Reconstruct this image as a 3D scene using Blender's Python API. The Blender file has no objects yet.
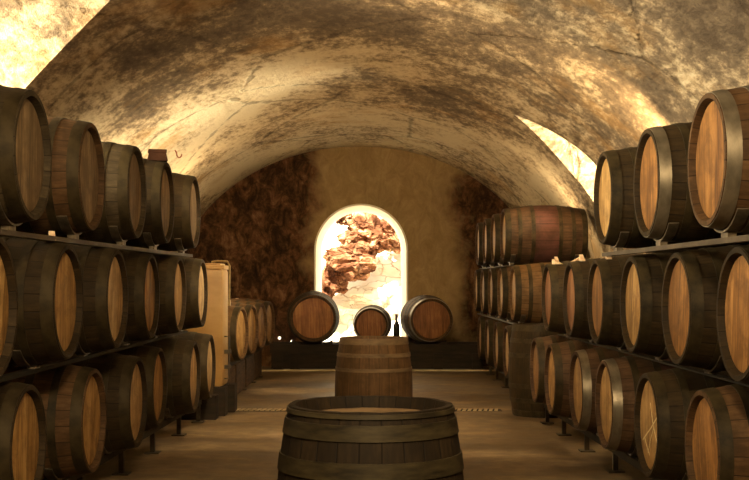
import bpy, bmesh, math, random
from mathutils import Vector, Matrix, noise
random.seed(7)
C = bpy.context.scene.collection
PI = math.pi
F = 1150.0; K = F/850; CX = 372.0; HY = 281.0; CAM_H = 1.40
def px(x, y, Y):
    return Vector(((x-CX)/F*Y, Y, CAM_H+(HY-y)/F*Y))

# ------------------------------------------------------------------ helpers
def link_mesh(name, bm, mat, parent=None, smooth=35):
    me = bpy.data.meshes.new(name)
    bmesh.ops.recalc_face_normals(bm, faces=bm.faces)
    bm.to_mesh(me); bm.free()
    if mat: me.materials.append(mat)
    if smooth:
        for p in me.polygons: p.use_smooth = True
        me.set_sharp_from_angle(angle=math.radians(smooth))
    o = bpy.data.objects.new(name, me); C.objects.link(o)
    if parent: o.parent = parent
    return o
def mesh_only(name, bm, mat, smooth=35):
    me = bpy.data.meshes.new(name)
    bmesh.ops.recalc_face_normals(bm, faces=bm.faces)
    bm.to_mesh(me); bm.free()
    if mat: me.materials.append(mat)
    if smooth:
        for p in me.polygons: p.use_smooth = True
        me.set_sharp_from_angle(angle=math.radians(smooth))
    return me
def put(name, me, parent=None):
    o = bpy.data.objects.new(name, me); C.objects.link(o)
    if parent: o.parent = parent
    return o
def empty(name, loc, rz=0):
    o = bpy.data.objects.new(name, None); C.objects.link(o)
    o.empty_display_size = .1
    o.location = loc; o.rotation_euler = (0, 0, rz); return o
def tag(o, label, cat, group=None):
    o['label'] = label; o['category'] = cat
    if group: o['group'] = group
    return o
def struct(o):
    o['kind'] = 'structure'; return o
def box(bm, x0, x1, y0, y1, z0, z1, bev=0):
    r = bmesh.ops.create_cube(bm, size=1)
    vs = r['verts']
    for v in vs:
        v.co = Vector(((x0+x1)/2+v.co.x*(x1-x0), (y0+y1)/2+v.co.y*(y1-y0), (z0+z1)/2+v.co.z*(z1-z0)))
    if bev:
        es = list({e for v in vs for e in v.link_edges})
        bmesh.ops.bevel(bm, geom=es, offset=bev, segments=2, affect='EDGES', profile=.6)
    return vs
def lathe(bm, prof, seg=48, closed=True, jitter=None):
    """revolve (r, z) points about local Z; UV u = angle, v = running index"""
    uv = bm.loops.layers.uv.verify()
    n = len(prof)
    rings = []
    for i in range(seg):
        a = 2*PI*i/seg
        ring = []
        for j, (r, z) in enumerate(prof):
            if jitter: r, z = jitter(a, j, r, z)
            ring.append(bm.verts.new((r*math.cos(a), r*math.sin(a), z)))
        rings.append(ring)
    m = n if closed else n-1
    zs = [p[1] for p in prof]; z0, z1 = min(zs), max(zs)
    for i in range(seg):
        A, B = rings[i], rings[(i+1) % seg]
        for j in range(m):
            k = (j+1) % n
            f = bm.faces.new((A[j], B[j], B[k], A[k]))
            for l, (u, vv) in zip(f.loops, ((i, zs[j]), (i+1, zs[j]), (i+1, zs[k]), (i, zs[k]))):
                l[uv].uv = (u/seg, (vv-z0)/(z1-z0+1e-9))
    return rings
def solid_lathe(bm, prof, seg=32):
    """revolve an open profile and cap both ends"""
    rings = lathe(bm, prof, seg, closed=False)
    bm.faces.new([r[0] for r in rings][::-1]); bm.faces.new([r[-1] for r in rings])
def prism(bm, pts0, pts1):
    """solid between two matching loops of 3-D points"""
    a = [bm.verts.new(p) for p in pts0]; b = [bm.verts.new(p) for p in pts1]
    n = len(a)
    bm.faces.new(a[::-1]); bm.faces.new(b)
    for i in range(n):
        j = (i+1) % n
        bm.faces.new((a[i], a[j], b[j], b[i]))
def tube(bm, pts, r, seg=10):
    pts = [Vector(p) for p in pts]; rings = []
    up = Vector((.13, .21, .97))
    for i, p in enumerate(pts):
        t = (pts[min(i+1, len(pts)-1)]-pts[max(i-1, 0)]).normalized()
        s = t.cross(up)
        if s.length < .05: s = t.cross(Vector((1, 0, 0)))
        s.normalize(); q = s.cross(t).normalized()
        rings.append([bm.verts.new(p+(s*math.cos(2*PI*k/seg)+q*math.sin(2*PI*k/seg))*r) for k in range(seg)])
    for i in range(len(rings)-1):
        for k in range(seg):
            j = (k+1) % seg
            bm.faces.new((rings[i][k], rings[i][j], rings[i+1][j], rings[i+1][k]))
    bm.faces.new(rings[0][::-1]); bm.faces.new(rings[-1])
def cut(o, cutters):
    for c in cutters:
        m = o.modifiers.new('b', 'BOOLEAN'); m.operation = 'DIFFERENCE'; m.object = c; m.solver = 'EXACT'
    bpy.context.view_layer.update()
    dg = bpy.context.evaluated_depsgraph_get()
    me = bpy.data.meshes.new_from_object(o.evaluated_get(dg))
    o.modifiers.clear(); o.data = me
    for c in cutters: bpy.data.objects.remove(c)
    for p in me.polygons: p.use_smooth = True
    me.set_sharp_from_angle(angle=math.radians(30))

# ------------------------------------------------------------------ materials
class NT:
    def __init__(s, name):
        s.m = bpy.data.materials.new(name); s.m.use_nodes = True
        s.t = s.m.node_tree; s.t.nodes.clear()
        s.out = s.n('ShaderNodeOutputMaterial'); s.b = s.n('ShaderNodeBsdfPrincipled')
        s.l(s.b.outputs[0], s.out.inputs[0])
    def n(s, t, **k):
        x = s.t.nodes.new(t)
        for a, v in k.items(): setattr(x, a, v)
        return x
    def l(s, a, b): s.t.links.new(a, b)
    def set(s, node, i, v):
        if hasattr(v, 'is_output') or isinstance(v, bpy.types.NodeSocket): s.l(v, node.inputs[i])
        else: node.inputs[i].default_value = v
    def coord(s, scale=(1, 1, 1), src='Object', rot=(0, 0, 0)):
        c = s.n('ShaderNodeTexCoord'); mp = s.n('ShaderNodeMapping')
        mp.inputs['Scale'].default_value = scale; mp.inputs['Rotation'].default_value = rot
        s.l(c.outputs[src], mp.inputs[0]); return mp.outputs[0]
    def noise(s, vec, scale=5, detail=4, rough=.55, dist=0):
        x = s.n('ShaderNodeTexNoise'); s.l(vec, x.inputs['Vector'])
        x.inputs['Scale'].default_value = scale; x.inputs['Detail'].default_value = detail
        x.inputs['Roughness'].default_value = rough; x.inputs['Distortion'].default_value = dist
        return x.outputs['Fac']
    def math(s, op, a, b=0.0, clamp=False):
        x = s.n('ShaderNodeMath', operation=op, use_clamp=clamp); s.set(x, 0, a); s.set(x, 1, b); return x.outputs[0]
    def ramp(s, f, pts):
        x = s.n('ShaderNodeValToRGB'); s.l(f, x.inputs[0]); e = x.color_ramp.elements
        while len(e) < len(pts): e.new(.5)
        for q, (p, c) in zip(e, pts):
            q.position = p; q.color = (c, c, c, 1) if isinstance(c, (int, float)) else (*c, 1)
        return x.outputs[0]
    def mix(s, f, a, b, mode='MIX'):
        x = s.n('ShaderNodeMix', data_type='RGBA', blend_type=mode)
        s.set(x, 0, f)
        for i, v in ((6, a), (7, b)):
            if isinstance(v, tuple): v = (*v, 1)
            s.set(x, i, v)
        return x.outputs[2]
    def bump(s, h, st=.3, d=.02):
        x = s.n('ShaderNodeBump'); x.inputs['Strength'].default_value = st; x.inputs['Distance'].default_value = d
        s.l(h, x.inputs['Height']); s.l(x.outputs[0], s.b.inputs['Normal'])
    def fin(s, col, rough=.8, metal=0.0, spec=.3):
        for k, v in (('Base Color', col), ('Roughness', rough), ('Metallic', metal), ('Specular IOR Level', spec)):
            if isinstance(v, tuple): v = (*v, 1)
            s.set(s.b, k, v)
        return s.m
    def sep(s, vec):
        x = s.n('ShaderNodeSeparateXYZ'); s.l(vec, x.inputs[0]); return x.outputs

def m_staves(name, dark, mid, light, band=None, n=22, rough=.62):
    s = NT(name)
    uv = s.sep(s.coord(src='UV'))
    oi = s.n('ShaderNodeObjectInfo').outputs['Random']
    u = s.math('MULTIPLY', uv[0], float(n))
    idn = s.math('FLOOR', u)
    wn = s.n('ShaderNodeTexWhiteNoise', noise_dimensions='1D')
    s.l(s.math('ADD', idn, s.math('MULTIPLY', oi, 91.7)), wn.inputs['W'])
    fib = s.noise(s.coord((34, 34, 2.2)), 1.6, 6, .6)
    grime = s.noise(s.coord((1, 1, 1.4)), 5, 5, .62)
    v = s.math('ADD', s.math('MULTIPLY', wn.outputs['Value'], .17), s.math('MULTIPLY', fib, .72))
    v = s.math('ADD', v, s.math('MULTIPLY', oi, .10))
    col = s.ramp(v, [(.2, dark), (.5, mid), (.85, light)])
    if band:
        bm_ = s.ramp(uv[1], [(.31, 0), (.37, .9), (.63, .9), (.69, 0)])
        col = s.mix(s.math('MULTIPLY', bm_, .85), col, s.mix(fib, tuple(c*.6 for c in band), band))
    col = s.mix(s.ramp(grime, [(.42, 0), (.66, .65)]), col, dark)
    fr = s.math('FRACT', u)
    gap = s.ramp(s.math('PINGPONG', s.math('ADD', fr, .5), .5), [(0, 0), (.44, 0), (.5, 1)])
    # pingpong peaks at stave centre; use distance to stave edge instead
    ed = s.math('ABSOLUTE', s.math('SUBTRACT', fr, .5))
    gap = s.ramp(ed, [(.455, 0), (.492, 1)])
    col = s.mix(s.math('MULTIPLY', gap, .7), col, tuple(c*.25 for c in dark))
    h = s.math('SUBTRACT', s.math('MULTIPLY', fib, .35), gap)
    s.bump(h, .5, .004)
    return s.fin(col, .72, 0, .2)
def m_head(name, dark, mid, light, planks=13.0, rough=.6, stain=.65):
    s = NT(name)
    oi = s.n('ShaderNodeObjectInfo').outputs['Random']
    co = s.coord()
    xyz = s.sep(co)
    u = s.math('MULTIPLY', s.math('ADD', xyz[1], s.math('MULTIPLY', oi, .3)), planks)
    wn = s.n('ShaderNodeTexWhiteNoise', noise_dimensions='1D')
    s.l(s.math('ADD', s.math('FLOOR', u), s.math('MULTIPLY', oi, 57.0)), wn.inputs['W'])
    off = s.n('ShaderNodeVectorMath', operation='ADD'); s.l(co, off.inputs[0])
    cmb = s.n('ShaderNodeCombineXYZ'); s.l(s.math('MULTIPLY', oi, 13.0), cmb.inputs[0]); s.l(s.math('MULTIPLY', oi, 7.0), cmb.inputs[1])
    s.l(cmb.outputs[0], off.inputs[1])
    mp = s.n('ShaderNodeMapping'); mp.inputs['Scale'].default_value = (2.6, 30, 2); s.l(off.outputs[0], mp.inputs[0])
    fib = s.noise(mp.outputs[0], 1.4, 6, .62, .3)
    blot = s.noise(off.outputs[0], 7, 7, .7, .4)
    v = s.math('ADD', s.math('MULTIPLY', wn.outputs['Value'], .20), s.math('MULTIPLY', s.math('SUBTRACT', fib, .1), .98))
    v = s.math('ADD', v, s.math('SUBTRACT', s.math('MULTIPLY', oi, .16), .08))
    col = s.ramp(v, [(.26, dark), (.5, mid), (.74, light)])
    col = s.mix(s.math('MULTIPLY', s.ramp(blot, [(.44, 0), (.62, 1)]), stain), col, dark)
    ed = s.math('ABSOLUTE', s.math('SUBTRACT', s.math('FRACT', u), .5))
    gap = s.ramp(ed, [(.46, 0), (.495, 1)])
    col = s.mix(s.math('MULTIPLY', gap, .55), col, tuple(c*.3 for c in dark))
    s.bump(s.math('SUBTRACT', s.math('MULTIPLY', fib, .4), gap), .4, .003)
    return s.fin(col, rough, 0, .3)
def m_plain(name, a, b, scale=(6, 6, 6), rough=.7, metal=0.0, spec=.3, bump=.2, lo=.35, hi=.65, d=.004):
    s = NT(name)
    f = s.noise(s.coord(scale), 1.0, 6, .6)
    s.bump(f, bump, d)
    return s.fin(s.ramp(f, [(lo, a), (hi, b)]), rough, metal, spec)

M = {}
M['body_dark'] = m_staves('dark_oak_staves', (.014, .009, .004), (.036, .022, .008), (.080, .049, .018))
M['body_brown'] = m_staves('brown_oak_staves', (.030, .017, .007), (.090, .047, .019), (.18, .10, .043))
M['body_red'] = m_staves('wine_stained_oak_staves', (.030, .016, .008), (.085, .045, .021), (.17, .10, .05), band=(.12, .045, .036))
M['body_pale'] = m_staves('pale_oak_staves', (.05, .026, .010), (.135, .075, .030), (.24, .145, .065))
M['body_grey'] = m_staves('grey_oak_staves', (.022, .016, .008), (.065, .046, .023), (.14, .10, .052))
M['head_grey'] = m_head('greyed_oak_head', (.085, .053, .024), (.20, .13, .062), (.33, .23, .125))
M['head_gold'] = m_head('golden_oak_head', (.14, .068, .017), (.37, .20, .058), (.56, .35, .13))
M['head_orange'] = m_head('orange_oak_head', (.10, .040, .010), (.28, .125, .030), (.45, .22, .065), stain=.65)
M['head_pale'] = m_head('pale_oak_head', (.18, .10, .034), (.43, .27, .11), (.62, .44, .22))
M['head_brown'] = m_head('brown_oak_head', (.12, .045, .014), (.25, .105, .035), (.35, .165, .06), stain=.35)
M['hoop'] = m_plain('dark_iron_hoop', (.016, .011, .004), (.054, .038, .015), (9, 9, 9), .62, .22, .25)
M['hoop_grey'] = m_plain('galvanised_hoop', (.13, .11, .075), (.26, .22, .155), (7, 7, 14), .42, .65, .5)
M['steel'] = m_plain('painted_rack_steel', (.03, .022, .013), (.10, .075, .045), (5, 5, 5), .5, .3, .4)
M['steel_dark'] = m_plain('blackened_rack_steel', (.010, .008, .005), (.03, .022, .013), (5, 5, 5), .7, .1, .2)
M['saddle'] = m_plain('worn_rack_saddle_steel', (.07, .055, .035), (.24, .19, .125), (9, 9, 9), .42, .55, .5)
M['black_timber'] = m_plain('blackened_timber', (.009, .006, .003), (.028, .017, .008), (3, 20, 20), .8)
M['brown_board'] = m_plain('brown_board', (.035, .019, .008), (.10, .055, .022), (2, 4, 30), .75)
M['tank'] = m_plain('tan_tank_shell', (.25, .135, .035), (.36, .21, .065), (2, 2, 4), .45, 0, .4, .05)
M['pipe'] = m_plain('brass_pipe', (.22, .15, .06), (.42, .31, .14), (10, 10, 10), .35, .7, .5)
M['wedge'] = m_plain('pale_wedge_wood', (.50, .34, .20), (.78, .60, .42), (30, 8, 8), .7)
M['box'] = m_plain('dark_red_box_wood', (.022, .009, .005), (.05, .021, .011), (6, 30, 6), .9, 0, .05)
M['rust'] = m_plain('rusted_iron', (.16, .04, .015), (.32, .10, .04), (30, 30, 30), .7)
M['bung'] = m_plain('silicone_bung', (.25, .17, .10), (.36, .26, .16), (30, 30, 30), .6)
M['chalk'] = m_plain('chalk_line', (.62, .46, .22), (.80, .64, .36), (60, 60, 60), .9)
M['grate'] = m_plain('worn_grate_bars', (.34, .26, .15), (.56, .45, .28), (12, 12, 12), .6, .1)
M['grate_dark'] = m_plain('drain_channel', (.02, .015, .01), (.05, .035, .02), (8, 8, 8), .8)
M['kerb'] = m_plain('pale_kerb_stone', (.46, .37, .22), (.66, .55, .36), (3, 9, 9), .8)
M['lime'] = m_plain('limewashed_reveal', (.82, .76, .62), (.90, .85, .73), (4, 4, 4), .9, bump=.3)
M['bottle'] = m_plain('dark_bottle_glass', (.010, .012, .006), (.018, .020, .010), (3, 3, 3), .12, 0, .6, 0)
M['bottle_label'] = m_plain('bottle_capsule_foil', (.05, .02, .015), (.08, .03, .02), (3, 3, 3), .35, .3, .6, 0)

def m_vault():
    s = NT('stained_lime_plaster')
    # soot and wear run as streaks up over the arch: stretched along the arc, fine along the tunnel
    a = s.noise(s.coord((1.0, .42, 1.1)), 1.1, 10, .70)
    b = s.noise(s.coord((.8, .78, 1.3), rot=(0, 0, .15)), 3.0, 10, .76, .2)
    c = s.noise(s.coord((8, 3.4, 9)), 2.0, 7, .72)
    big = s.noise(s.coord((.42, .26, .42)), 1.3, 3, .5)
    v = s.math('ADD', s.math('MULTIPLY', a, .50), s.math('MULTIPLY', b, .50))
    v = s.math('ADD', v, s.math('MULTIPLY', s.math('SUBTRACT', c, .5), .44))
    v = s.math('ADD', v, s.math('MULTIPLY', s.math('SUBTRACT', big, .5), .50))
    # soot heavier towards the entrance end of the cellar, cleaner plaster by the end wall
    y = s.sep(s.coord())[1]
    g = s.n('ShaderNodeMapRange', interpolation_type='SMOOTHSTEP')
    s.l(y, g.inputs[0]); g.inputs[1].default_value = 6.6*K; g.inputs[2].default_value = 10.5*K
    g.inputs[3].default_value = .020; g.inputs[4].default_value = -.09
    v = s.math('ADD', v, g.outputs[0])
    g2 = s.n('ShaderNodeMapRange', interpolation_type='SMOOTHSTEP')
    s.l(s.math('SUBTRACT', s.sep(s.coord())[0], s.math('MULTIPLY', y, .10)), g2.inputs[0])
    g2.inputs[1].default_value = -1.2; g2.inputs[2].default_value = .4; g2.inputs[3].default_value = 0; g2.inputs[4].default_value = .06  # right of vault painted darker: grime plus shade countering window light spill
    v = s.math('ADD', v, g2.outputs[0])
    col = s.ramp(v, [(.38, (.78, .66, .45)), (.455, (.60, .47, .30)), (.50, (.36, .27, .17)), (.55, (.215, .16, .105)), (.66, (.115, .084, .057))])
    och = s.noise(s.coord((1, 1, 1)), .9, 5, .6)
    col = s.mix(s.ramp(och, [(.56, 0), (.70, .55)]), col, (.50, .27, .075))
    rough_ = s.math('ADD', s.math('MULTIPLY', c, .5), s.math('MULTIPLY', b, .9))
    # cracks
    vo = s.n('ShaderNodeTexVoronoi', feature='DISTANCE_TO_EDGE'); s.l(s.coord((.6, .55, .8)), vo.inputs['Vector'])
    vo.inputs['Scale'].default_value = .75
    dn = s.noise(s.coord((3, 3, 3)), 2, 5, .6)
    ck = s.ramp(s.math('ADD', vo.outputs['Distance'], s.math('MULTIPLY', s.math('SUBTRACT', dn, .5), .10)), [(.0, 1), (.014, 0)])
    col = s.mix(s.math('MULTIPLY', ck, .45), col, (.05, .033, .02))
    s.bump(s.math('SUBTRACT', rough_, s.math('MULTIPLY', ck, .4)), .7, .06)
    return s.fin(col, .93, 0, .15)
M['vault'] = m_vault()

def m_backwall():
    s = NT('damp_end_wall_plaster')
    X = s.sep(s.coord())
    nz = s.noise(s.coord((1, 1, 1)), 1.2, 6, .62, .4)
    n2 = s.noise(s.coord((1.6, 1, 1.0)), 3.2, 9, .7, .8)
    n3 = s.noise(s.coord((1, 1, 1)), 9, 6, .65)
    base = s.ramp(n2, [(.3, (.25, .165, .07)), (.55, (.35, .24, .11)), (.75, (.45, .32, .16))])
    mould = s.ramp(s.math('ADD', s.math('MULTIPLY', n2, .7), s.math('MULTIPLY', n3, .3)),
                   [(.36, (.012, .006, .003)), (.46, (.042, .018, .008)), (.55, (.115, .052, .022)), (.68, (.25, .15, .065))])
    # the damp patch fills the wall left of the window and a strip at the right edge, and climbs from the floor
    l = s.math('MULTIPLY', s.math('SUBTRACT', -.80, X[0]), 1.9)
    r = s.math('MULTIPLY', s.math('SUBTRACT', X[0], 1.22), 1.6)
    d = s.math('MULTIPLY', s.math('SUBTRACT', .62, X[2]), 2.4)
    m_ = s.math('MAXIMUM', s.math('MAXIMUM', l, r), d)
    m_ = s.math('ADD', m_, s.math('MULTIPLY', s.math('SUBTRACT', nz, .5), 2.2))
    m_ = s.math('ADD', m_, s.math('MULTIPLY', s.math('SUBTRACT', n2, .5), 1.2))
    f = s.ramp(m_, [(.0, 0), (.55, 1)])
    col = s.mix(f, base, mould)
    s.bump(s.math('ADD', n2, s.math('MULTIPLY', n3, .5)), .6, .04)
    return s.fin(col, .9, 0, .2)
M['backwall'] = m_backwall()
def m_floor():
    s = NT('worn_concrete_floor')
    a = s.noise(s.coord((1, 1.4, 1)), .9, 6, .6, .3)
    b = s.noise(s.coord((1, 1, 1)), 6, 8, .68)
    v = s.math('ADD', s.math('MULTIPLY', a, .7), s.math('MULTIPLY', b, .3))
    col = s.ramp(v, [(.34, (.075, .048, .023)), (.47, (.15, .102, .053)), (.58, (.26, .185, .10)), (.70, (.42, .32, .19))])
    s.bump(b, .25, .01)
    r = s.ramp(a, [(.35, .45), (.65, .75)])
    return s.fin(col, r, 0, .35)
M['floor'] = m_floor()
def m_rock(name, pts, scale=2.2, crack=(.42, .24, .11), cks=2.6):
    s = NT(name)
    a = s.noise(s.coord((1, 1, 1.3)), scale, 8, .68, .6)
    vo = s.n('ShaderNodeTexVoronoi', feature='DISTANCE_TO_EDGE'); 
    wv = s.n('ShaderNodeVectorMath', operation='ADD'); s.l(s.coord((1, 1, 2.1)), wv.inputs[0])
    nn = s.n('ShaderNodeTexNoise'); nn.inputs['Scale'].default_value = 3; s.l(s.coord(), nn.inputs['Vector'])
    sc = s.n('ShaderNodeVectorMath', operation='SCALE'); s.l(nn.outputs['Color'], sc.inputs[0]); sc.inputs['Scale'].default_value = .5
    s.l(sc.outputs[0], wv.inputs[1]); s.l(wv.outputs[0], vo.inputs['Vector']); vo.inputs['Scale'].default_value = cks
    ck = s.ramp(vo.outputs['Distance'], [(.0, 1), (.05, 0)])
    col = s.ramp(a, pts)
    msk = s.noise(s.coord(), 1.7, 3, .5)
    col = s.mix(s.math('MULTIPLY', ck, s.ramp(msk, [(.42, 0), (.58, .9)])), col, crack)
    s.bump(s.math('SUBTRACT', a, s.math('MULTIPLY', ck, .4)), .8, .06)
    return s.fin(col, .95, 0, .1)
M['limestone'] = m_rock('pale_limestone', [(.30, (.72, .55, .33)), (.42, (.88, .80, .64)), (.7, (.90, .87, .78))])
M['redrock'] = m_rock('red_brown_rock', [(.32, (.045, .017, .008)), (.45, (.13, .050, .023)), (.54, (.22, .095, .048)), (.62, (.42, .24, .13)), (.72, (.78, .62, .42))], 3.0, (.045, .02, .01), 2.4)

# ------------------------------------------------------------------ camera
cam = bpy.data.cameras.new('camera'); co_ = bpy.data.objects.new('camera', cam); C.objects.link(co_)
co_.location = (0, 0, CAM_H); co_.rotation_euler = (PI/2, 0, 0)
cam.sensor_width = 36; cam.lens = F/749*36
cam.shift_x = (374.5-CX)/749; cam.shift_y = (HY-240)/749
cam.clip_start = .05; cam.clip_end = 200
bpy.context.scene.camera = co_

# ------------------------------------------------------------------ setting
VX, AL, AR, Z0, VB = -.20, 3.06, 3.02, 1.20, 2.42
Y0, Y1 = -2.5, 14.0*K
XO = 4.3
bm = bmesh.new(); box(bm, -7, 7, Y0-1, Y1+.7, -.3, 0)
struct(link_mesh('floor', bm, M['floor'], smooth=0))
def arch_pts(y):
    inner = []
    N = 96
    for i in range(N+1):
        a = PI*i/N
        ca = math.cos(a)
        inner.append(Vector((VX+(AR if ca > 0 else AL)*ca, y, Z0+VB*math.sin(a))))
    return [Vector((-XO, y, Z0)), Vector((-XO, y, 4.4)), Vector((XO, y, 4.4)), Vector((XO, y, Z0))] + inner
bm = bmesh.new(); prism(bm, arch_pts(Y0), arch_pts(Y1))
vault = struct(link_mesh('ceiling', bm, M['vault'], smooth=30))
# side windows cut through the haunches of the vault
LW = dict(y=5.02*K, w=1.15*K, zs=2.6, h=.85, sill=2.25)
RW = dict(y=9.12*K, w=.46*K, zs=2.62, h=.57, sill=2.22)
def lunette(w, x0, x1, pointed=False, sc=1.0):
    pts = [(-w['w'], w['sill'])]
    N = 24
    for i in range(N+1):
        a = PI*(1-i/N)
        c, s_ = math.cos(a), math.sin(a)
        if pointed:
            t = 1-abs(c); s_ = t**.62
        pts.append((w['w']*c, w['zs']+w['h']*s_))
    pts.append((w['w'], w['sill']))
    b = bmesh.new()
    prism(b, [Vector((x0, w['y']+p, q)) for p, q in pts], [Vector((x1, w['y']+p, q)) for p, q in pts])
    return link_mesh('cutter', b, None, smooth=0)
cut(vault, [lunette(LW, -5, -1.2), lunette(RW, 1.3, 5, True)])

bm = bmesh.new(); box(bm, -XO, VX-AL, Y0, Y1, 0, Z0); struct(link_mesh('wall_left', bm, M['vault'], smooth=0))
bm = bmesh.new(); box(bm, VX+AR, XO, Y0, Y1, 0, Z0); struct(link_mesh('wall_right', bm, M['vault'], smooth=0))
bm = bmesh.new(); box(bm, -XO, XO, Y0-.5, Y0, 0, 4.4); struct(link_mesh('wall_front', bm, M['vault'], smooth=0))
# end wall with arched window, reveal splaying in
WX, WW, WZS, WSILL = -.18, .745, 1.90, .35
def win_pts(y, k, grow=0.0):
    w = WW*k+grow
    pts = [Vector((WX-w, y, WSILL-grow))]
    for i in range(33):
        a = PI*(1-i/32)
        pts.append(Vector((WX+w*math.cos(a), y, WZS+w*math.sin(a))))
    pts.append(Vector((WX+w, y, WSILL-grow)))
    return pts
bm = bmesh.new(); box(bm, -XO, XO, Y1, Y1+.7, 0, 4.4)
wb = struct(link_mesh('wall_back', bm, M['backwall'], smooth=0))
bm = bmesh.new(); prism(bm, win_pts(Y1-.1, 1.012, .03), win_pts(Y1+.8, .90, .03))
cut(wb, [link_mesh('cutter', bm, None, smooth=0)])
bm = bmesh.new()
loops = []
for y, k, g in ((Y1-.004, 1.0, 0), (Y1+.69, .905, 0), (Y1+.69, .905, .028), (Y1-.004, 1.0, .028)):
    loops.append([bm.verts.new(p) for p in win_pts(y, k, g)])
for a in range(4):
    A, B = loops[a], loops[(a+1) % 4]
    for i in range(len(A)):
        j = (i+1) % len(A)
        bm.faces.new((A[i], A[j], B[j], B[i]))
struct(link_mesh('window_1', bm, M['lime'], smooth=40))
bm = bmesh.new(); box(bm, -2.3, 2.3, Y1-1.10, Y1-1.0, 0, .022, .005)
struct(link_mesh('trim_1', bm, M['kerb'], smooth=0))

# outside: quarry ground and rock face
bm = bmesh.new(); box(bm, -14, 14, Y1+.7, 40, -.3, 0)
struct(link_mesh('ground', bm, M['limestone'], smooth=0))
def rock_slab():
    bm = bmesh.new()
    nx, nz = 70, 70
    g = []
    for i in range(nx+1):
        col = []
        for j in range(nz+1):
            x = -5+10*i/nx; z = -.05+7*j/nz
            p = Vector((x*.9, 3.3, z*1.1))
            q = noise.hetero_terrain(p*.8, .9, 2.1, 5, .6)*.22 + noise.turbulence(p*1.9, 4, False)*.30
            st = math.floor(z*2.2+.5*noise.noise(p*.9))/2.2
            y = Y1+3.6+.16*st+.42*max(0, z-.2)*.3 - q + .15*noise.noise(p*4)
            col.append(bm.verts.new((x, y, z)))
        g.append(col)
    for i in range(nx):
        for j in range(nz):
            bm.faces.new((g[i][j], g[i+1][j], g[i+1][j+1], g[i][j+1]))
    r = bmesh.ops.extrude_face_region(bm, geom=list(bm.faces))
    for v in [e for e in r['geom'] if isinstance(e, bmesh.types.BMVert)]: v.co.y = Y1+7
    return link_mesh('rock_face', bm, M['limestone'], smooth=30)
struct(rock_slab())
bm = bmesh.new()
def blob(bm, c, sz, seed, amp=.5, sub=5, freq=1.6):
    r = bmesh.ops.create_icosphere(bm, subdivisions=sub, radius=1)
    for v in r['verts']:
        p = v.co.copy()*freq+Vector((seed*3.7, seed*1.3, seed))
        d = 1+amp*noise.turbulence(p, 4, False)-amp*.5+.25*amp*noise.cell(p*1.6)
        v.co = Vector((v.co.x*sz[0], v.co.y*sz[1], v.co.z*sz[2]))*d+c
YO = Y1+3.15
for x, y, dy, sz, sd, fr in ((352, 261, 0, (.62, .45, .42), 2, 1.3), (364, 236, .15, (.50, .4, .50), 5, 1.4), (390, 236, .3, (.40, .4, .36), 8, 1.7), (331, 284, .05, (.30, .35, .34), 11, 1.6), (345, 219, .35, (.22, .3, .14), 4, 2.0)):
    blob(bm, px(x, y, YO+dy), sz, sd, .38, 5, fr)
tag(link_mesh('rock_outcrop', bm, M['redrock'], smooth=25), 'reddish brown rock outcrop seen through the arched window', 'rock')

# ------------------------------------------------------------------ barrel kit
HL, RH, RB = .475, .30, .35
def rad(z): return RB-(RB-RH)*(abs(z)/HL)**2
def body_mesh(name, mat, seg=66, jit=None):
    bm = bmesh.new()
    prof = [(rad(-HL+2*HL*i/20), -HL+2*HL*i/20) for i in range(21)]
    prof += [(RH-.022, HL), (RH-.034, HL-.045), (RH-.036, -HL+.045), (RH-.022, -HL)]
    lathe(bm, prof, seg, True, jit)
    return mesh_only(name, bm, mat, 40)
def head_mesh(name, mat, z):
    bm = bmesh.new()
    s = 1 if z > 0 else -1
    solid_lathe(bm, [(RH-.036, z-.024*s), (RH-.034, z-.004*s), (RH-.045, z)], 48)
    return mesh_only(name, bm, mat, 40)
def hoop_mesh(name, mat, a, b, seg=48, th=.004):
    bm = bmesh.new()
    pr = [(rad(a)-.001, a), (rad(a)+th, a), (rad((a+b)/2)+th, (a+b)/2), (rad(b)+th, b), (rad(b)-.001, b), (rad((a+b)/2)-.001, (a+b)/2)]
    lathe(bm, pr, seg, True)
    return mesh_only(name, bm, mat, 40)
MX = {}
HOOPS = [(.408, .470), (.285, .330), (.135, .180)]
me_body = body_mesh('body', M['body_dark'])
me_head = [head_mesh('head', M['head_gold'], HL-.028), head_mesh('head', M['head_gold'], -HL+.028)]
me_hoop = [hoop_mesh('hoop', M['hoop'], a, b) for a, b in HOOPS] + [hoop_mesh('hoop', M['hoop'], -b, -a) for a, b in HOOPS]
bm = bmesh.new(); solid_lathe(bm, [(.026, -.02), (.026, .004), (.022, .007)], 16)
bmesh.ops.rotate(bm, verts=bm.verts, matrix=Matrix.Rotation(-PI/2, 3, 'Y')); bmesh.ops.translate(bm, verts=bm.verts, vec=(-RB, 0, 0))
me_bung = mesh_only('bung', bm, M['bung'])

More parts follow.
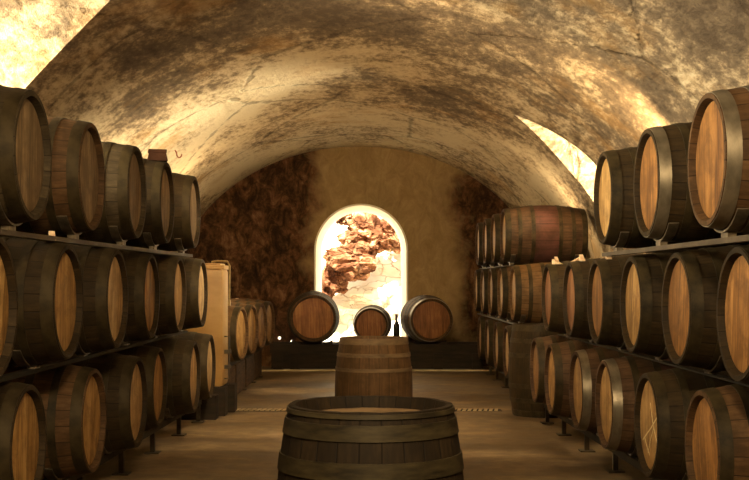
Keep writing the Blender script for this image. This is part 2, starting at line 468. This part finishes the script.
def setmat(o, m):
    o.material_slots[0].link = 'OBJECT'; o.material_slots[0].material = m
def barrel(base, side, label, group=None, body='body_dark', head='head_gold', hoop='hoop', first_hoop=None, spin=None, scale=1.0, yaw=0.0, name='wine_barrel', bung=True):
    """side: +1 head faces +X (left stack), -1 head faces -X, 0 upright, 'f' head faces the camera"""
    t = empty(name, base)
    tag(t, label, 'barrel', group)
    if spin is None: spin = random.uniform(-.22, .22)
    S = Matrix.Rotation(spin, 4, 'Z')
    if side == 0:
        Mx = Matrix.Translation((0, 0, HL)) @ S
    else:
        rz = {1: 0, -1: PI, 'f': -PI/2}[side]+yaw
        Mx = Matrix.Translation((0, 0, RB)) @ Matrix.Rotation(rz, 4, 'Z') @ Matrix.Rotation(PI/2, 4, 'Y') @ S
    if scale != 1.0: Mx = Matrix.Scale(scale, 4) @ Mx
    def add(nm, me, mat):
        o = put(nm, me, t); o.matrix_local = Mx; setmat(o, M[mat]); return o
    add('body', me_body, body)
    for i, me in enumerate(me_head): add('head', me, head if i == 0 else 'head_grey')
    for i, me in enumerate(me_hoop): add('hoop', me, (first_hoop or hoop) if i == 0 else hoop)
    if bung and side != 0: add('bung', me_bung, 'bung')
    MX[t.name] = Mx
    return t, Mx

ROFF = .36                                          # rails sit this far from the barrel's middle
RR = rad(ROFF)
# ------------------------------------------------------------------ racks
def saddle_mesh(RR):
    bm = bmesh.new()
    N = 14; r0, r1 = RR+.003, RR+.012
    A = math.radians(44)
    ring = []
    for i in range(N+1):
        a = -A+2*A*i/N
        ring.append([bm.verts.new((xx, r*math.sin(a), -r*math.cos(a))) for xx, r in ((-.028, r0), (.028, r0), (.028, r1), (-.028, r1))])
    for i in range(N):
        for k in range(4):
            j = (k+1) % 4
            bm.faces.new((ring[i][k], ring[i][j], ring[i+1][j], ring[i+1][k]))
    bm.faces.new(ring[0]); bm.faces.new(ring[-1][::-1])
    return mesh_only('saddle', bm, M['saddle'])
me_saddles = {}
def rack(side, items, zc, label, group, legs=None, lower=None, ROFF=.27):
    """items: list of (|X| of the barrel head, Y); side +1 = right stack, -1 = left stack"""
    RR = rad(ROFF)
    me_saddle = me_saddles.setdefault(ROFF, None) or saddle_mesh(RR)
    me_saddles[ROFF] = me_saddle
    ys = [y for _, y in items]; xm = sum(x for x, _ in items)/len(items)
    n = len(items)
    # straight line through the row
    ym = sum(ys)/n
    k = sum((y-ym)*(x-xm) for x, y in items)/max(1e-6, sum((y-ym)**2 for y in ys)) if n > 1 else 0
    ya, yb = min(ys)-.40, max(ys)+.40
    rt = zc-RR-.012
    rb = lower+RR+.001 if lower is not None else rt-.06
    rr = rt-(.022 if ROFF > .35 else .008)
    t = empty('barrel_rack', (side*(xm+HL), ya, 0 if legs else rb))
    tag(t, label, 'rack', group)
    base = t.location.copy()
    def X(y, off): return xm+k*(y-ym)+off
    for off in (HL-ROFF, HL+ROFF):
        bm = bmesh.new()
        a = [(side*(X(ya, off)-.028), ya), (side*(X(ya, off)+.028), ya), (side*(X(yb, off)+.028), yb), (side*(X(yb, off)-.028), yb)]
        prism(bm, [Vector((p, q, rb))-base for p, q in a], [Vector((p, q, rr))-base for p, q in a])
        link_mesh('rail', bm, M['steel'] if ROFF > .35 else M['steel_dark'], t, smooth=0)
        for (hx, y) in items:
            o = put('saddle', me_saddle, t); o.location = Vector((side*(hx+off), y, zc))-base
            bm = bmesh.new(); box(bm, -.02, .02, -.05, .05, 0, rt-rr+.002)
            st = link_mesh('stub', bm, M['saddle'], t, smooth=0); st.location = Vector((side*X(y, off), y, rr))-base
    yy = sorted(ys)
    tie = [ya+.03]+[(yy[i]+yy[i+1])/2 for i in range(n-1)]+[yb-.03]
    for y in tie[::2]:
        bm = bmesh.new()
        x0, x1 = sorted((side*(X(y, HL-ROFF)+.028), side*(X(y, HL+ROFF)-.028)))
        box(bm, x0-base.x, x1-base.x, y-.018-base.y, y+.018-base.y, rb+.002-base.z, rr-.002-base.z)
        link_mesh('cross_bar', bm, M['steel'], t, smooth=0)
    if legs:
        for y in tie:
            for off in (HL-ROFF, HL+ROFF):
                x = side*X(y, off)
                bm = bmesh.new(); box(bm, x-.018-base.x, x+.018-base.x, y-.018-base.y, y+.018-base.y, .012, rb)
                lg = link_mesh('leg', bm, M['steel'], t, smooth=0)
                bm = bmesh.new(); box(bm, x-.06-base.x, x+.06-base.x, y-.06-base.y, y+.06-base.y, 0, .012, .003)
                link_mesh('foot_plate', bm, M['steel'], lg, smooth=0)
    return t

ORD = ['nearest the camera', 'second from the camera', 'third from the camera', 'fourth from the camera', 'fifth from the camera', 'sixth from the camera']
DXS = {-1: -.03, 1: -.015}
def row(side, zc, data, group, **kw):
    s = 1 if side < 0 else -1
    for d in data:
        hx, y, label = d[0]+DXS[side], d[1]*K, d[2]; o = dict(kw); o.update(d[3] if len(d) > 3 else {})
        barrel((side*(hx+HL), y, zc-RB), s, label, group, **o)

# left stack ---------------------------------------------------------------
ZL = (.58, 1.29, 1.99)
LB = [(1.73, 4.22, 'golden-headed dark barrel at the bottom left corner, lowest tier nearest the camera', dict(head='head_gold')),
      (1.66, 5.00, 'barrel with reddish brown staves and golden head in the lowest left tier', dict(body='body_brown')),
      (1.61, 5.76, 'dark barrel third from the camera in the lowest tier of the left stack', dict(head='head_pale')),
      (1.66, 6.55, 'dark barrel fourth from the camera in the lowest tier of the left stack', {}),
      (1.54, 7.27, 'dark barrel with narrow pale head, second last in the lowest left tier', dict(head='head_pale')),
      (1.57, 8.15, 'last dark barrel of the lowest left tier, on the black block beside the tan tank', dict(head='head_pale'))]
LM = [(1.60, 3.55, 'barrel cut by the left edge of the photo in the middle left tier', dict(head='head_gold')),
      (1.64, 4.52, 'barrel with wide golden head second from the camera in the middle left tier', {}),
      (1.60, 5.26, 'barrel with blotched pale head in the middle left tier, third from the camera', dict(head='head_pale')),
      (1.62, 6.15, 'dark barrel fourth from the camera in the middle tier of the left stack', {}),
      (1.59, 6.92, 'dark barrel second last in the middle tier of the left stack', dict(head='head_pale')),
      (1.56, 7.70, 'last barrel of the middle left tier, next to the top of the tan tank', dict(head='head_pale'))]
LT = [(1.62, 4.00, 'large greyish barrel on the top left tier nearest the camera, cut by the left edge', dict(body='body_grey')),
      (1.61, 4.81, 'barrel with grey-brown head second from the camera on the top left tier', dict(body='body_brown')),
      (1.59, 5.66, 'barrel with pale streaked staves third on the top left tier', dict(body='body_grey')),
      (1.57, 6.41, 'barrel on the top left tier with the small dark box on it', {}),
      (1.54, 7.27, 'farthest barrel of the top left tier, in front of the stained end wall', {})]
gl = ['barrels in the lowest tier of the left stack', 'barrels in the middle tier of the left stack', 'barrels on the top tier of the left stack']
row(-1, ZL[0], LB, gl[0]); row(-1, ZL[1], LM, gl[1]); row(-1, ZL[2], LT, gl[2], head='head_grey')
rk = 'steel barrel racks'
def it(rows, dx=-.02): return [(d[0]+dx, d[1]*K) for d in rows]
rack(-1, it(LB), ZL[0], 'dark steel rack on the floor under the lowest left tier', rk, legs=True)
rm_ = rack(-1, it(LM), ZL[1], 'dark steel rack between the lowest and middle left tiers', rk, lower=ZL[0])
for off in (HL-.27, HL+.27):                        # posts under the overhanging front end of that rack
    bm = bmesh.new(); b_ = rm_.location; xp = -(1.58+off); yp = 3.55*K-.36
    box(bm, xp-.022-b_.x, xp+.022-b_.x, yp-.022-b_.y, yp+.022-b_.y, -b_.z, .002)
    link_mesh('post', bm, M['steel'], rm_, smooth=0)
rack(-1, it(LT), ZL[2], 'dark steel rack between the middle and top left tiers', rk, ROFF=.37, lower=ZL[1])

# right stack --------------------------------------------------------------
ZR = (.55, 1.25, 1.95)
RBt = [(1.66, 4.25, 'large orange-headed barrel in the bottom right corner, lowest right tier', dict(head='head_orange', body='body_brown')),
       (1.63, 5.02, 'dark barrel with pale chalk strokes on its head in the lowest right tier', dict(head='head_gold')),
       (1.61, 5.86, 'red-topped barrel with a bright rim, right behind the chalk-marked barrel', dict(body='body_red', first_hoop='hoop_grey')),
       (1.60, 6.62, 'second red-topped barrel behind the chalk-marked one, lowest right tier', dict(body='body_red', first_hoop='hoop_grey')),
       (1.55, 7.35, 'second last red-topped barrel of the lowest right tier, before the standing barrel', dict(body='body_red')),
       (1.56, 8.10, 'last barrel of the near lowest right tier, touching the standing dark barrel', dict(body='body_red'))]
RMt = [(1.66, 3.84, 'barrel cut by the right edge of the photo in the middle right tier', {}),
       (1.67, 4.64, 'barrel with big bright orange head in the middle right tier', {}),
       (1.66, 5.42, 'barrel with duller streaked head third in the middle right tier', dict(head='head_gold')),
       (1.64, 6.20, 'fourth barrel from the camera in the middle right tier', dict(head='head_orange')),
       (1.63, 6.98, 'fifth barrel from the camera in the middle right tier', dict(head='head_brown')),
       (1.61, 7.78, 'sixth barrel from the camera in the middle right tier, dark and narrow headed', dict(head='head_brown'))]
RTt = [(1.53, 3.86, 'largest barrel, top right, with light grey rim hoop and orange staves', dict(body='body_brown', hoop='hoop_grey')),
       (1.55, 4.77, 'orange-headed barrel second on the top right tier with a grey rim hoop', dict(first_hoop='hoop_grey')),
       (1.54, 5.63, 'dark barrel on the top right tier beside the bright gap in the vault', dict(head='head_gold'))]
gr = ['barrels in the lowest tier of the right stack', 'barrels in the middle tier of the right stack', 'barrels on the top tier of the right stack']
row(1, ZR[0], RBt, gr[0], head='head_gold'); row(1, ZR[1], RMt, gr[1], head='head_orange'); row(1, ZR[2], RTt, gr[2], head='head_orange')
rack(1, it(RBt), ZR[0], 'dark steel rack on the floor under the lowest right tier', rk, legs=True)
rack(1, it(RMt), ZR[1], 'dark steel rack between the lowest and middle right tiers, near part', rk, lower=ZR[0])
rack(1, it(RTt), ZR[2], 'dark steel rack under the near barrels of the top right tier', rk, ROFF=.37, lower=ZR[1])
# far right stack
FR = (.57, 1.26, 1.94)
FB = [(1.58, 9.95+.82*i) for i in range(4)]
FM = [(1.60, 9.60), (1.58, 10.40), (1.57, 11.20), (1.57, 12.00), (1.57, 12.78)]
FT = [(1.55, 9.98), (1.55, 10.80), (1.55, 11.60), (1.55, 12.40)]
FBL = ['nearest barrel of the low far right tier, just beyond the standing dark barrel', 'second barrel beyond the standing dark barrel in the low far right tier',
       'third barrel beyond the standing dark barrel in the low far right tier', 'farthest low barrel on the right, by the end wall']
FML = ['pinkish pale barrel starting the middle tier of the far right stack', 'second pale barrel in the middle tier of the far right stack', 'third pale barrel in the middle tier of the far right stack',
       'fourth pale barrel in the middle tier of the far right stack', 'last barrel of the far right middle tier, by the end wall']
FTL = ['barrel seen side-on with a dull red middle band, on top of the far right stack', 'barrel just behind the red-banded one on the far right top tier',
       'third barrel on the far right top tier behind the red-banded one', 'farthest barrel of the far right top tier, by the end wall']
gf = ['barrels in the low far right tier', 'barrels in the middle far right tier', 'barrels on the far right top tier']
row(1, FR[0], [(x, y, l) for (x, y), l in zip(FB, FBL)], gf[0], head='head_pale', body='body_red')
row(1, FR[1], [(x, y, l) for (x, y), l in zip(FM, FML)], gf[1], head='head_pale', body='body_pale', hoop='hoop')
row(1, FR[2], [(x, y, l, dict(body='body_red') if i == 0 else {}) for i, ((x, y), l) in enumerate(zip(FT, FTL))], gf[2], head='head_pale', body='body_brown')
rack(1, it(FB), FR[0], 'dark steel rack on the floor under the far right stack', rk, legs=True)
rack(1, it(FM), FR[1], 'dark steel rack under the middle tier of the far right stack', rk, lower=FR[0], ROFF=.37)
rack(1, it(FT), FR[2], 'dark steel rack under the top tier of the far right stack', rk, lower=FR[1], ROFF=.37)
# far left row
FL = [(1.50, 9.72), (1.49, 10.52), (1.48, 11.32), (1.47, 12.12)]
FLL = ['pale barrel just beyond the tan tank, first of the far left row', 'second pale barrel of the far left row with a bright golden head',
       'third pale barrel of the far left row', 'last pale barrel of the far left row, by the stained end wall']
row(-1, .80, [(x, y, l) for (x, y), l in zip(FL, FLL)], 'pale barrels in the far left row', head='head_gold', body='body_pale', yaw=-.13)
fr_ = rack(-1, it(FL), .80, 'dark steel rack carrying the far left row of pale barrels, boarded below', rk, legs=True)
for k in range(4):
    bm = bmesh.new()
    y0 = (9.72+.80*k-.37)*K; b_ = fr_.location
    box(bm, -1.66-b_.x, -1.62-b_.x, y0-b_.y, y0+.99-b_.y, .03, .40, .006)
    link_mesh('skirt_board', bm, M['brown_board'], fr_, smooth=0)

# chalk strokes on the head of the second lowest right barrel
for o in list(bpy.data.objects):
    if o.type == 'EMPTY' and 'chalk strokes' in o.get('label', ''):
        root = o
bm = bmesh.new()
strokes = [[(80, 185), (88, 260), (97, 310), (108, 352)], [(105, 232), (82, 285), (50, 348)], [(92, 280), (80, 330), (70, 392)], [(58, 338), (66, 368), (76, 398)]]
zt = HL-.0275
for st in strokes:
    pts = [Vector(((y-275)/175*.255, (x-78)/37*.245, zt)) for x, y in st]
    for a, b in zip(pts, pts[1:]):
        d = (b-a).normalized(); n_ = Vector((-d.y, d.x, 0))*.0045
        q = [a-n_, b-n_, b+n_, a+n_]
        prism(bm, q, [p+Vector((0, 0, .0015)) for p in q])
ch = link_mesh('chalk_mark', bm, M['chalk'], root, smooth=0)
ch.matrix_local = MX[root.name]
ch['label'] = 'crossed pale chalk strokes on the head'

# ------------------------------------------------------------------ standing barrels
def big_jit(seed, amt):
    def f(a, j, r, z):
        if z > HL-.06 and r > .25:
            q = noise.noise(Vector((math.cos(a)*4, math.sin(a)*4, seed)))+.6*noise.noise(Vector((math.cos(a)*11, math.sin(a)*11, seed)))
            z += amt*q*(1 if z > HL-.03 else .2); r += amt*.35*q
        return r, z
    return f
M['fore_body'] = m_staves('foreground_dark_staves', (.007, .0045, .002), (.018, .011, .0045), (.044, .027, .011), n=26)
M['fore_top'] = m_head('weathered_barrel_top', (.09, .05, .020), (.21, .13, .06), (.36, .25, .13), planks=10)
M['fore_hoop'] = m_plain('tarnished_hoop', (.014, .010, .004), (.055, .041, .017), (7, 7, 30), .6, .2, .3)
M['mid_body'] = m_staves('middle_barrel_staves', (.028, .015, .005), (.070, .036, .013), (.13, .072, .028), n=24)
M['mid_hoop'] = m_plain('pale_worn_hoop', (.06, .037, .016), (.135, .088, .042), (7, 7, 20), .65, .1, .3)
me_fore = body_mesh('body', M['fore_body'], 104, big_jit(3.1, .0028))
me_deep = head_mesh('head', M['fore_top'], HL-.043)
def upright(base, label, body_me, top, hoop_mat, hoops, name='wine_barrel', spin=0.0, body_mat=None, group=None):
    t = empty(name, base, spin); tag(t, label, 'barrel', group)
    o = put('body', body_me, t); o.location.z = HL
    if body_mat: setmat(o, body_mat)
    for i, me in enumerate(me_head):
        o = put('head', me_deep if (body_me is me_fore and i == 0) else me, t); o.location.z = HL; setmat(o, top)
    for a, b in hoops:
        o = put('hoop', hoop_mesh('hoop', hoop_mat, a, b, 96, .005), t); o.location.z = HL
    return t
fore = upright((-.005, 3.12*K, 0), 'dark weathered barrel standing upright in the foreground centre', me_fore, M['fore_top'], M['fore_hoop'],
        [(.452, .468), (.377, .432), (.245, .305), (-.305, -.245), (-.432, -.377), (-.468, -.452)])
mid = upright((.015, 7.30*K, 0), 'brown barrel standing upright behind the dark foreground barrel', me_body, M['fore_top'], M['mid_hoop'],
        [(.42, .472), (.31, .345), (.185, .215), (-.215, -.185), (-.345, -.31), (-.472, -.42)], spin=.4, body_mat=M['mid_body'])
mid.scale = (.955, .955, .965)
upright((1.78, 8.90*K, 0), 'dark barrel standing upright on the floor at the end of the right row', me_body, M['fore_top'], M['hoop'],
        HOOPS+[(-b, -a) for a, b in HOOPS], spin=1.1, body_mat=M['body_dark'])

# ------------------------------------------------------------------ bench under the end window
YB = Y1-.62
bz = px(0, 343, YB).z
xa, xb = px(272, 0, YB).x, px(482, 0, YB).x
t = empty('barrel_bench', (0, YB, 0)); tag(t, 'long low blackened timber bench under the arched window', 'bench')
for yy in (-.30, .30):
    bm = bmesh.new(); box(bm, xa, xb, yy-.07, yy+.07, bz-.14, bz, .008); link_mesh('beam', bm, M['black_timber'], t, smooth=0)
for xx in (xa+.12, px(296, 0, YB).x, px(372, 0, YB).x, px(437, 0, YB).x, xb-.12):
    bm = bmesh.new(); box(bm, xx-.07, xx+.07, -.385, .36, 0, bz-.14, .008); link_mesh('leg', bm, M['black_timber'], t, smooth=0)
bm = bmesh.new(); box(bm, xa+.02, xb-.02, -.36, -.33, .03, bz-.02); link_mesh('front_board', bm, M['black_timber'], t, smooth=0)
def bench_barrel(x, w, label, yaw, head, hoop, y=YB):
    s = (w*y/F)/(2*RB)
    bx = (x-CX)/F*y
    barrel((bx, y, bz), 'f', label, 'barrels lying on the bench under the window', body='body_brown', head=head, first_hoop=hoop, scale=s, yaw=yaw, spin=PI/2*0+.05)
    # two timber wedges hold each barrel on the bench
    for sg in (-1, 1):
        R_ = RB*s; a = math.radians(27)
        cx_ = bx+sg*R_*math.sin(a); 
        bm = bmesh.new()
        h = R_*(1-math.cos(a))*.92
        q = [Vector((0, -.05, 0)), Vector((sg*.13, -.05, 0)), Vector((sg*.13, -.05, h*1.5)), Vector((sg*.03, -.05, h*.72))]
        prism(bm, q, [p+Vector((0, .10, 0)) for p in q])
        o = link_mesh('wooden_wedge', bm, M['black_timber'], smooth=0)
        o.location = (cx_, y-.30*s, bz)
        wl = ('left' if sg < 0 else 'right')
        tag(o, 'blackened wedge against the %s side of the %s' % (wl, label.split(' on ')[0]), 'wedge', 'wedges on the bench')
bench_barrel(313.5, 52, 'orange-brown barrel on the left of the bench under the arched window', .04, 'head_brown', 'hoop')
bench_barrel(372.5, 38, 'small barrel on the bench in the middle of the bright window', -.06, 'head_brown', 'hoop_grey')  # paler front hoop: window light on the rim put into its colour
bench_barrel(426, 48, 'pale-hooped barrel on the right of the bench, turned slightly away', .13, 'head_brown', 'hoop_grey')  # front hoop made pale to paint in window light caught on it
# bottle
bp = px(396.5, 343, YB-.30); 
t = empty('wine_bottle', (bp.x, YB-.30, bz)); t.scale = (1.3, 1.3, 1.3); tag(t, 'dark wine bottle between the middle and right bench barrels', 'bottle')
bm = bmesh.new(); solid_lathe(bm, [(.034, 0), (.040, .006), (.040, .20), (.036, .232), (.018, .27), (.0155, .29), (.0155, .345), (.017, .347), (.017, .358), (.014, .36)], 24)
link_mesh('bottle_body', bm, M['bottle'], t)
bm = bmesh.new(); solid_lathe(bm, [(.0165, .305), (.0168, .346), (.0182, .347), (.0182, .359), (.0165, .362)], 24)
link_mesh('capsule', bm, M['bottle_label'], t)
# two small bright dots low on the end wall, built as glowing beads
s = NT('glowing_bead'); s.fin((.9, .8, .6), .4); s.b.inputs['Emission Color'].default_value = (1, .86, .62, 1); s.b.inputs['Emission Strength'].default_value = 2.5
M['bead'] = s.m
for x, y, lb in ((279.5, 338, 'left of two tiny glowing dots low on the dark end wall'), (292, 341.5, 'right of two tiny glowing dots low on the wall, beside the left bench barrel')):
    p = px(x, y, Y1-.07)
    t = empty('glowing_dot', (p.x, Y1, p.z)); tag(t, lb, 'lamp', 'tiny glowing dots on the end wall')
    bm = bmesh.new(); solid_lathe(bm, [(.03, 0), (.03, .015), (.012, .02), (.012, .055)], 16)
    bmesh.ops.rotate(bm, verts=bm.verts, matrix=Matrix.Rotation(PI/2, 3, 'X')); link_mesh('dot_holder', bm, M['steel'], t)
    bm = bmesh.new(); bmesh.ops.create_uvsphere(bm, u_segments=16, v_segments=10, radius=.024); bmesh.ops.translate(bm, verts=bm.verts, vec=(0, -.072, 0))
    link_mesh('bead', bm, M['bead'], t)

# ------------------------------------------------------------------ tank and black blocks
t = empty('storage_tank', (-2.0, 8.98*K, .30)); tag(t, 'tan upright storage tank with a thin side pipe, behind the left barrels', 'tank')
tx0, tx1, ty0, ty1, th = -.50, .455, -.22, .22, 1.28
bm = bmesh.new(); box(bm, tx0, tx1, ty0, ty1, 0, th-.05, .04); link_mesh('shell', bm, M['tank'], t, smooth=40)
bm = bmesh.new(); box(bm, tx0-.012, tx1+.012, ty0-.012, ty1+.012, th-.06, th-.015, .012); link_mesh('rim', bm, M['tank'], t, smooth=40)
bm = bmesh.new(); box(bm, tx0+.03, tx1-.03, ty0+.03, ty1-.03, th-.02, th+.005, .01); link_mesh('lid', bm, M['tank'], t, smooth=40)
bm = bmesh.new()
tube(bm, [(tx1-.14, -.05, th+.004), (tx1-.14, -.05, th+.02), (tx1-.08, -.07, th+.03), (tx1+.03, -.1, th+.025), (tx1+.055, -.11, th-.02), (tx1+.05, -.11, th-.40)], .011)
pp = link_mesh('pipe', bm, M['pipe'], t)
bm = bmesh.new(); box(bm, tx1+.036, tx1+.064, -.125, -.095, th-.44, th-.38, .004); link_mesh('tap', bm, M['pipe'], pp, smooth=0)
bm = bmesh.new(); tube(bm, [(tx1-.01, -.11, .52), (tx1+.05, -.11, .52), (tx1+.05, -.11, .08), (tx1-.01, -.11, .08)], .010); link_mesh('level_tube', bm, M['steel'], t)
for k, z in enumerate((.20, .36)):
    bm = bmesh.new(); box(bm, tx1-.005, tx1+.07, -.13, -.09, z-.02, z+.02, .004); link_mesh('bracket', bm, M['steel'], t, smooth=0)
for y0, y1, x1, h, lb in ((8.56, 8.70, -1.57, .245, 'nearest of three black timber blocks at the end of the left row'),
                      (8.80, 8.96, -1.52, .30, 'middle of three black timber blocks, under the front of the tan tank'),
                      (9.04, 9.20, -1.46, .30, 'farthest of three black timber blocks, under the back of the tan tank')):
    bm = bmesh.new(); box(bm, -2.55, x1, y0*K, y1*K, 0, h, .008)
    tag(link_mesh('timber_block', bm, M['black_timber'], smooth=0), lb, 'block', 'black timber blocks by the tank')

# ------------------------------------------------------------------ floor drain
t = empty('drain_grate', (0, 9.2*K, 0)); tag(t, 'narrow pale slatted drain grate running across the floor between the rows', 'drain')
bm = bmesh.new(); box(bm, -1.50, 1.40, -.10, .10, 0, .004); link_mesh('channel', bm, M['grate_dark'], t, smooth=0)
bm = bmesh.new()
n = 50
for i in range(n):
    x = -1.49+2.86*(i+.5)/n
    q = [Vector((x-.028, -.09, .004)), Vector((x+.006, -.09, .004)), Vector((x+.034, .09, .004)), Vector((x, .09, .004))]
    prism(bm, q, [p+Vector((0, 0, .007)) for p in q])
link_mesh('slats', bm, M['grate'], t, smooth=0)

# ------------------------------------------------------------------ small things
yb = 6.41*K; xb_ = -(1.54+.075)
zb = ZL[2]+rad(HL-.075)
t = empty('small_box', (xb_, yb-.02, zb-.002), .25); tag(t, 'small dark reddish box with a lid on top of a left barrel', 'box')
bm = bmesh.new()
prism(bm, [Vector((x*.075, y*.055, 0)) for x, y in ((-1, -1), (1, -1), (1, 1), (-1, 1))], [Vector((x*.062, y*.046, .06)) for x, y in ((-1, -1), (1, -1), (1, 1), (-1, 1))])
link_mesh('box_body', bm, M['box'], t, smooth=0)
bm = bmesh.new(); box(bm, -.068, .068, -.05, .05, .06, .085, .005); link_mesh('lid', bm, M['box'], t, smooth=0)
# hook in the vault
hp = Vector((-2.325, 13.57, 0)); hp.z = Z0+VB*math.sqrt(1-((hp.x-VX)/AL)**2)
t = empty('ceiling_hook', hp); tag(t, 'small rusty hook fixed in the vault above the left barrels', 'hook')
bm = bmesh.new()
pts = [(-.02, 0, .04), (.02, 0, -.03)]+[(.05+.03*math.cos(a), 0, -.04+.045*math.sin(a)) for a in [PI+.1+i*(PI*.95)/8 for i in range(9)]]
tube(bm, pts, .009, 8)
hk = link_mesh('hook_bar', bm, M['rust'], t)
# pale wedges lying on the middle right tier
def wedge(x, y, z, rz, sc, lb, grp):
    bm = bmesh.new()
    q = [Vector((-.05*sc, -.016, 0)), Vector((.05*sc, -.016, 0)), Vector((.05*sc, -.016, .045*sc))]
    prism(bm, q, [p+Vector((0, .032, 0)) for p in q])
    o = link_mesh('wooden_wedge', bm, M['wedge'], smooth=0); o.location = (x, y, z); o.rotation_euler.z = rz
    tag(o, lb, 'wedge', grp)
for y0, dy in ((6.20, -.08), (6.20, .06), (6.98, -.07), (6.98, .07), (7.78, -.10), (7.78, 0), (7.78, .11)):
    yc = y0*K; y = yc+dy
    hx = {6.20: 1.64, 6.98: 1.63, 7.78: 1.61}[y0]-.015
    x = hx+.085+random.uniform(-.02, .05)
    r = rad(HL-(x-hx)); z = ZR[1]+math.sqrt(r*r-dy*dy)+.001
    wedge(x, y, z, random.choice((PI/2, -PI/2, .5, 2.4)), random.uniform(.8, 1.25), 'pale wooden wedge lying on top of the middle right tier below the bright gap', 'pale wedges on the middle right tier')
wedge(-1.70, 4.52*K, ZL[1]+rad(HL-.12)+.002, 1.9, 1.2, 'pale wooden wedge on the middle left tier under the second top barrel', 'pale wedges on the middle left tier')

# ------------------------------------------------------------------ lights
def area(name, loc, target, sx, sy, power, col):
    l = bpy.data.lights.new(name, 'AREA'); l.shape = 'RECTANGLE'; l.size = sx; l.size_y = sy; l.energy = power; l.color = col
    o = bpy.data.objects.new(name, l); C.objects.link(o); o.location = loc
    o.rotation_euler = (Vector(target)-Vector(loc)).to_track_quat('-Z', 'Y').to_euler(); return o
def point(name, loc, power, col, r=.08):
    l = bpy.data.lights.new(name, 'POINT'); l.energy = power; l.color = col; l.shadow_soft_size = r
    o = bpy.data.objects.new(name, l); C.objects.link(o); o.location = loc; return o
WARM = (1, .73, .40); DAY = (1, .85, .56)
area('daylight_left_window', (-4.7, 4.7*K, 2.85), (-1.5, 5.7*K, 3.2), 2.0*K, 1.2, 950, DAY)
area('daylight_right_window', (4.7, 9.0*K, 2.7), (0, 9.6*K, 3.1), 1.2*K, 1.2, 2000, DAY)
def spot(name, loc, target, power, col, ang, blend=.6, r=.12):
    l = bpy.data.lights.new(name, 'SPOT'); l.energy = power; l.color = col; l.spot_size = math.radians(ang); l.spot_blend = blend; l.shadow_soft_size = r
    o = bpy.data.objects.new(name, l); C.objects.link(o); o.location = loc
    o.rotation_euler = (Vector(target)-Vector(loc)).to_track_quat('-Z', 'Y').to_euler(); return o
spot('unseen_front_fill', (.1, 1.2, 3.3), (.1, 7.0, .9), 640, WARM, 100, .9, .25)  # added fill out of view, warms the barrel heads from the front
point('unseen_front_fill', (.1, 3.0, 2.95), 58, (1, .80, .52), .25)  # added fill out of view, brightens the front of the vault
spot('unseen_rear_fill', (0, 7.6, 3.42), (0, 15.5, .2), 620, WARM, 100, .9)  # added fill above the view, brightens the far floor and end wall
point('unseen_stack_light', (2.72, 7.0*K, .93), 30, WARM, .05)  # added light behind the right stack to brighten the lower barrel tops
spot('unseen_stack_light', (2.13, 9.0, 2.28), (2.10, 9.2, 2.78), 90, (1, .68, .32), 125, .7, .05)  # unseen source inferred from the warm glow on the right vault
point('unseen_stack_light', (-2.5, 8.45*K, 2.0), 16, WARM, .08)  # added unseen uplight behind the left stack, brightens the vault
point('unseen_stack_light', (-2.35, 11.0*K, 2.0), 55, WARM, .08)  # added unseen uplight over the far left row, brightens the rear vault
point('unseen_stack_light', (2.1, 10.39*K, 2.15), 14, WARM, .06)  # added unseen uplight within the far right stack, brightens the rear vault
sun = bpy.data.lights.new('sun', 'SUN'); sun.energy = 32; sun.angle = .01; sun.color = (1, .90, .70)
so = bpy.data.objects.new('sun', sun); C.objects.link(so)
so.rotation_euler = Vector((.12, math.cos(math.radians(63)), -math.sin(math.radians(63)))).to_track_quat('-Z', 'Y').to_euler()
w = bpy.data.worlds.new('sky'); bpy.context.scene.world = w; w.use_nodes = True
bg = w.node_tree.nodes['Background']; bg.inputs[0].default_value = (1, .90, .70, 1); bg.inputs[1].default_value = 4.5

vs = bpy.context.scene.view_settings
vs.view_transform = 'Standard'; vs.look = 'None'; vs.gamma = 1; vs.use_curve_mapping = False; vs.exposure = 0.12
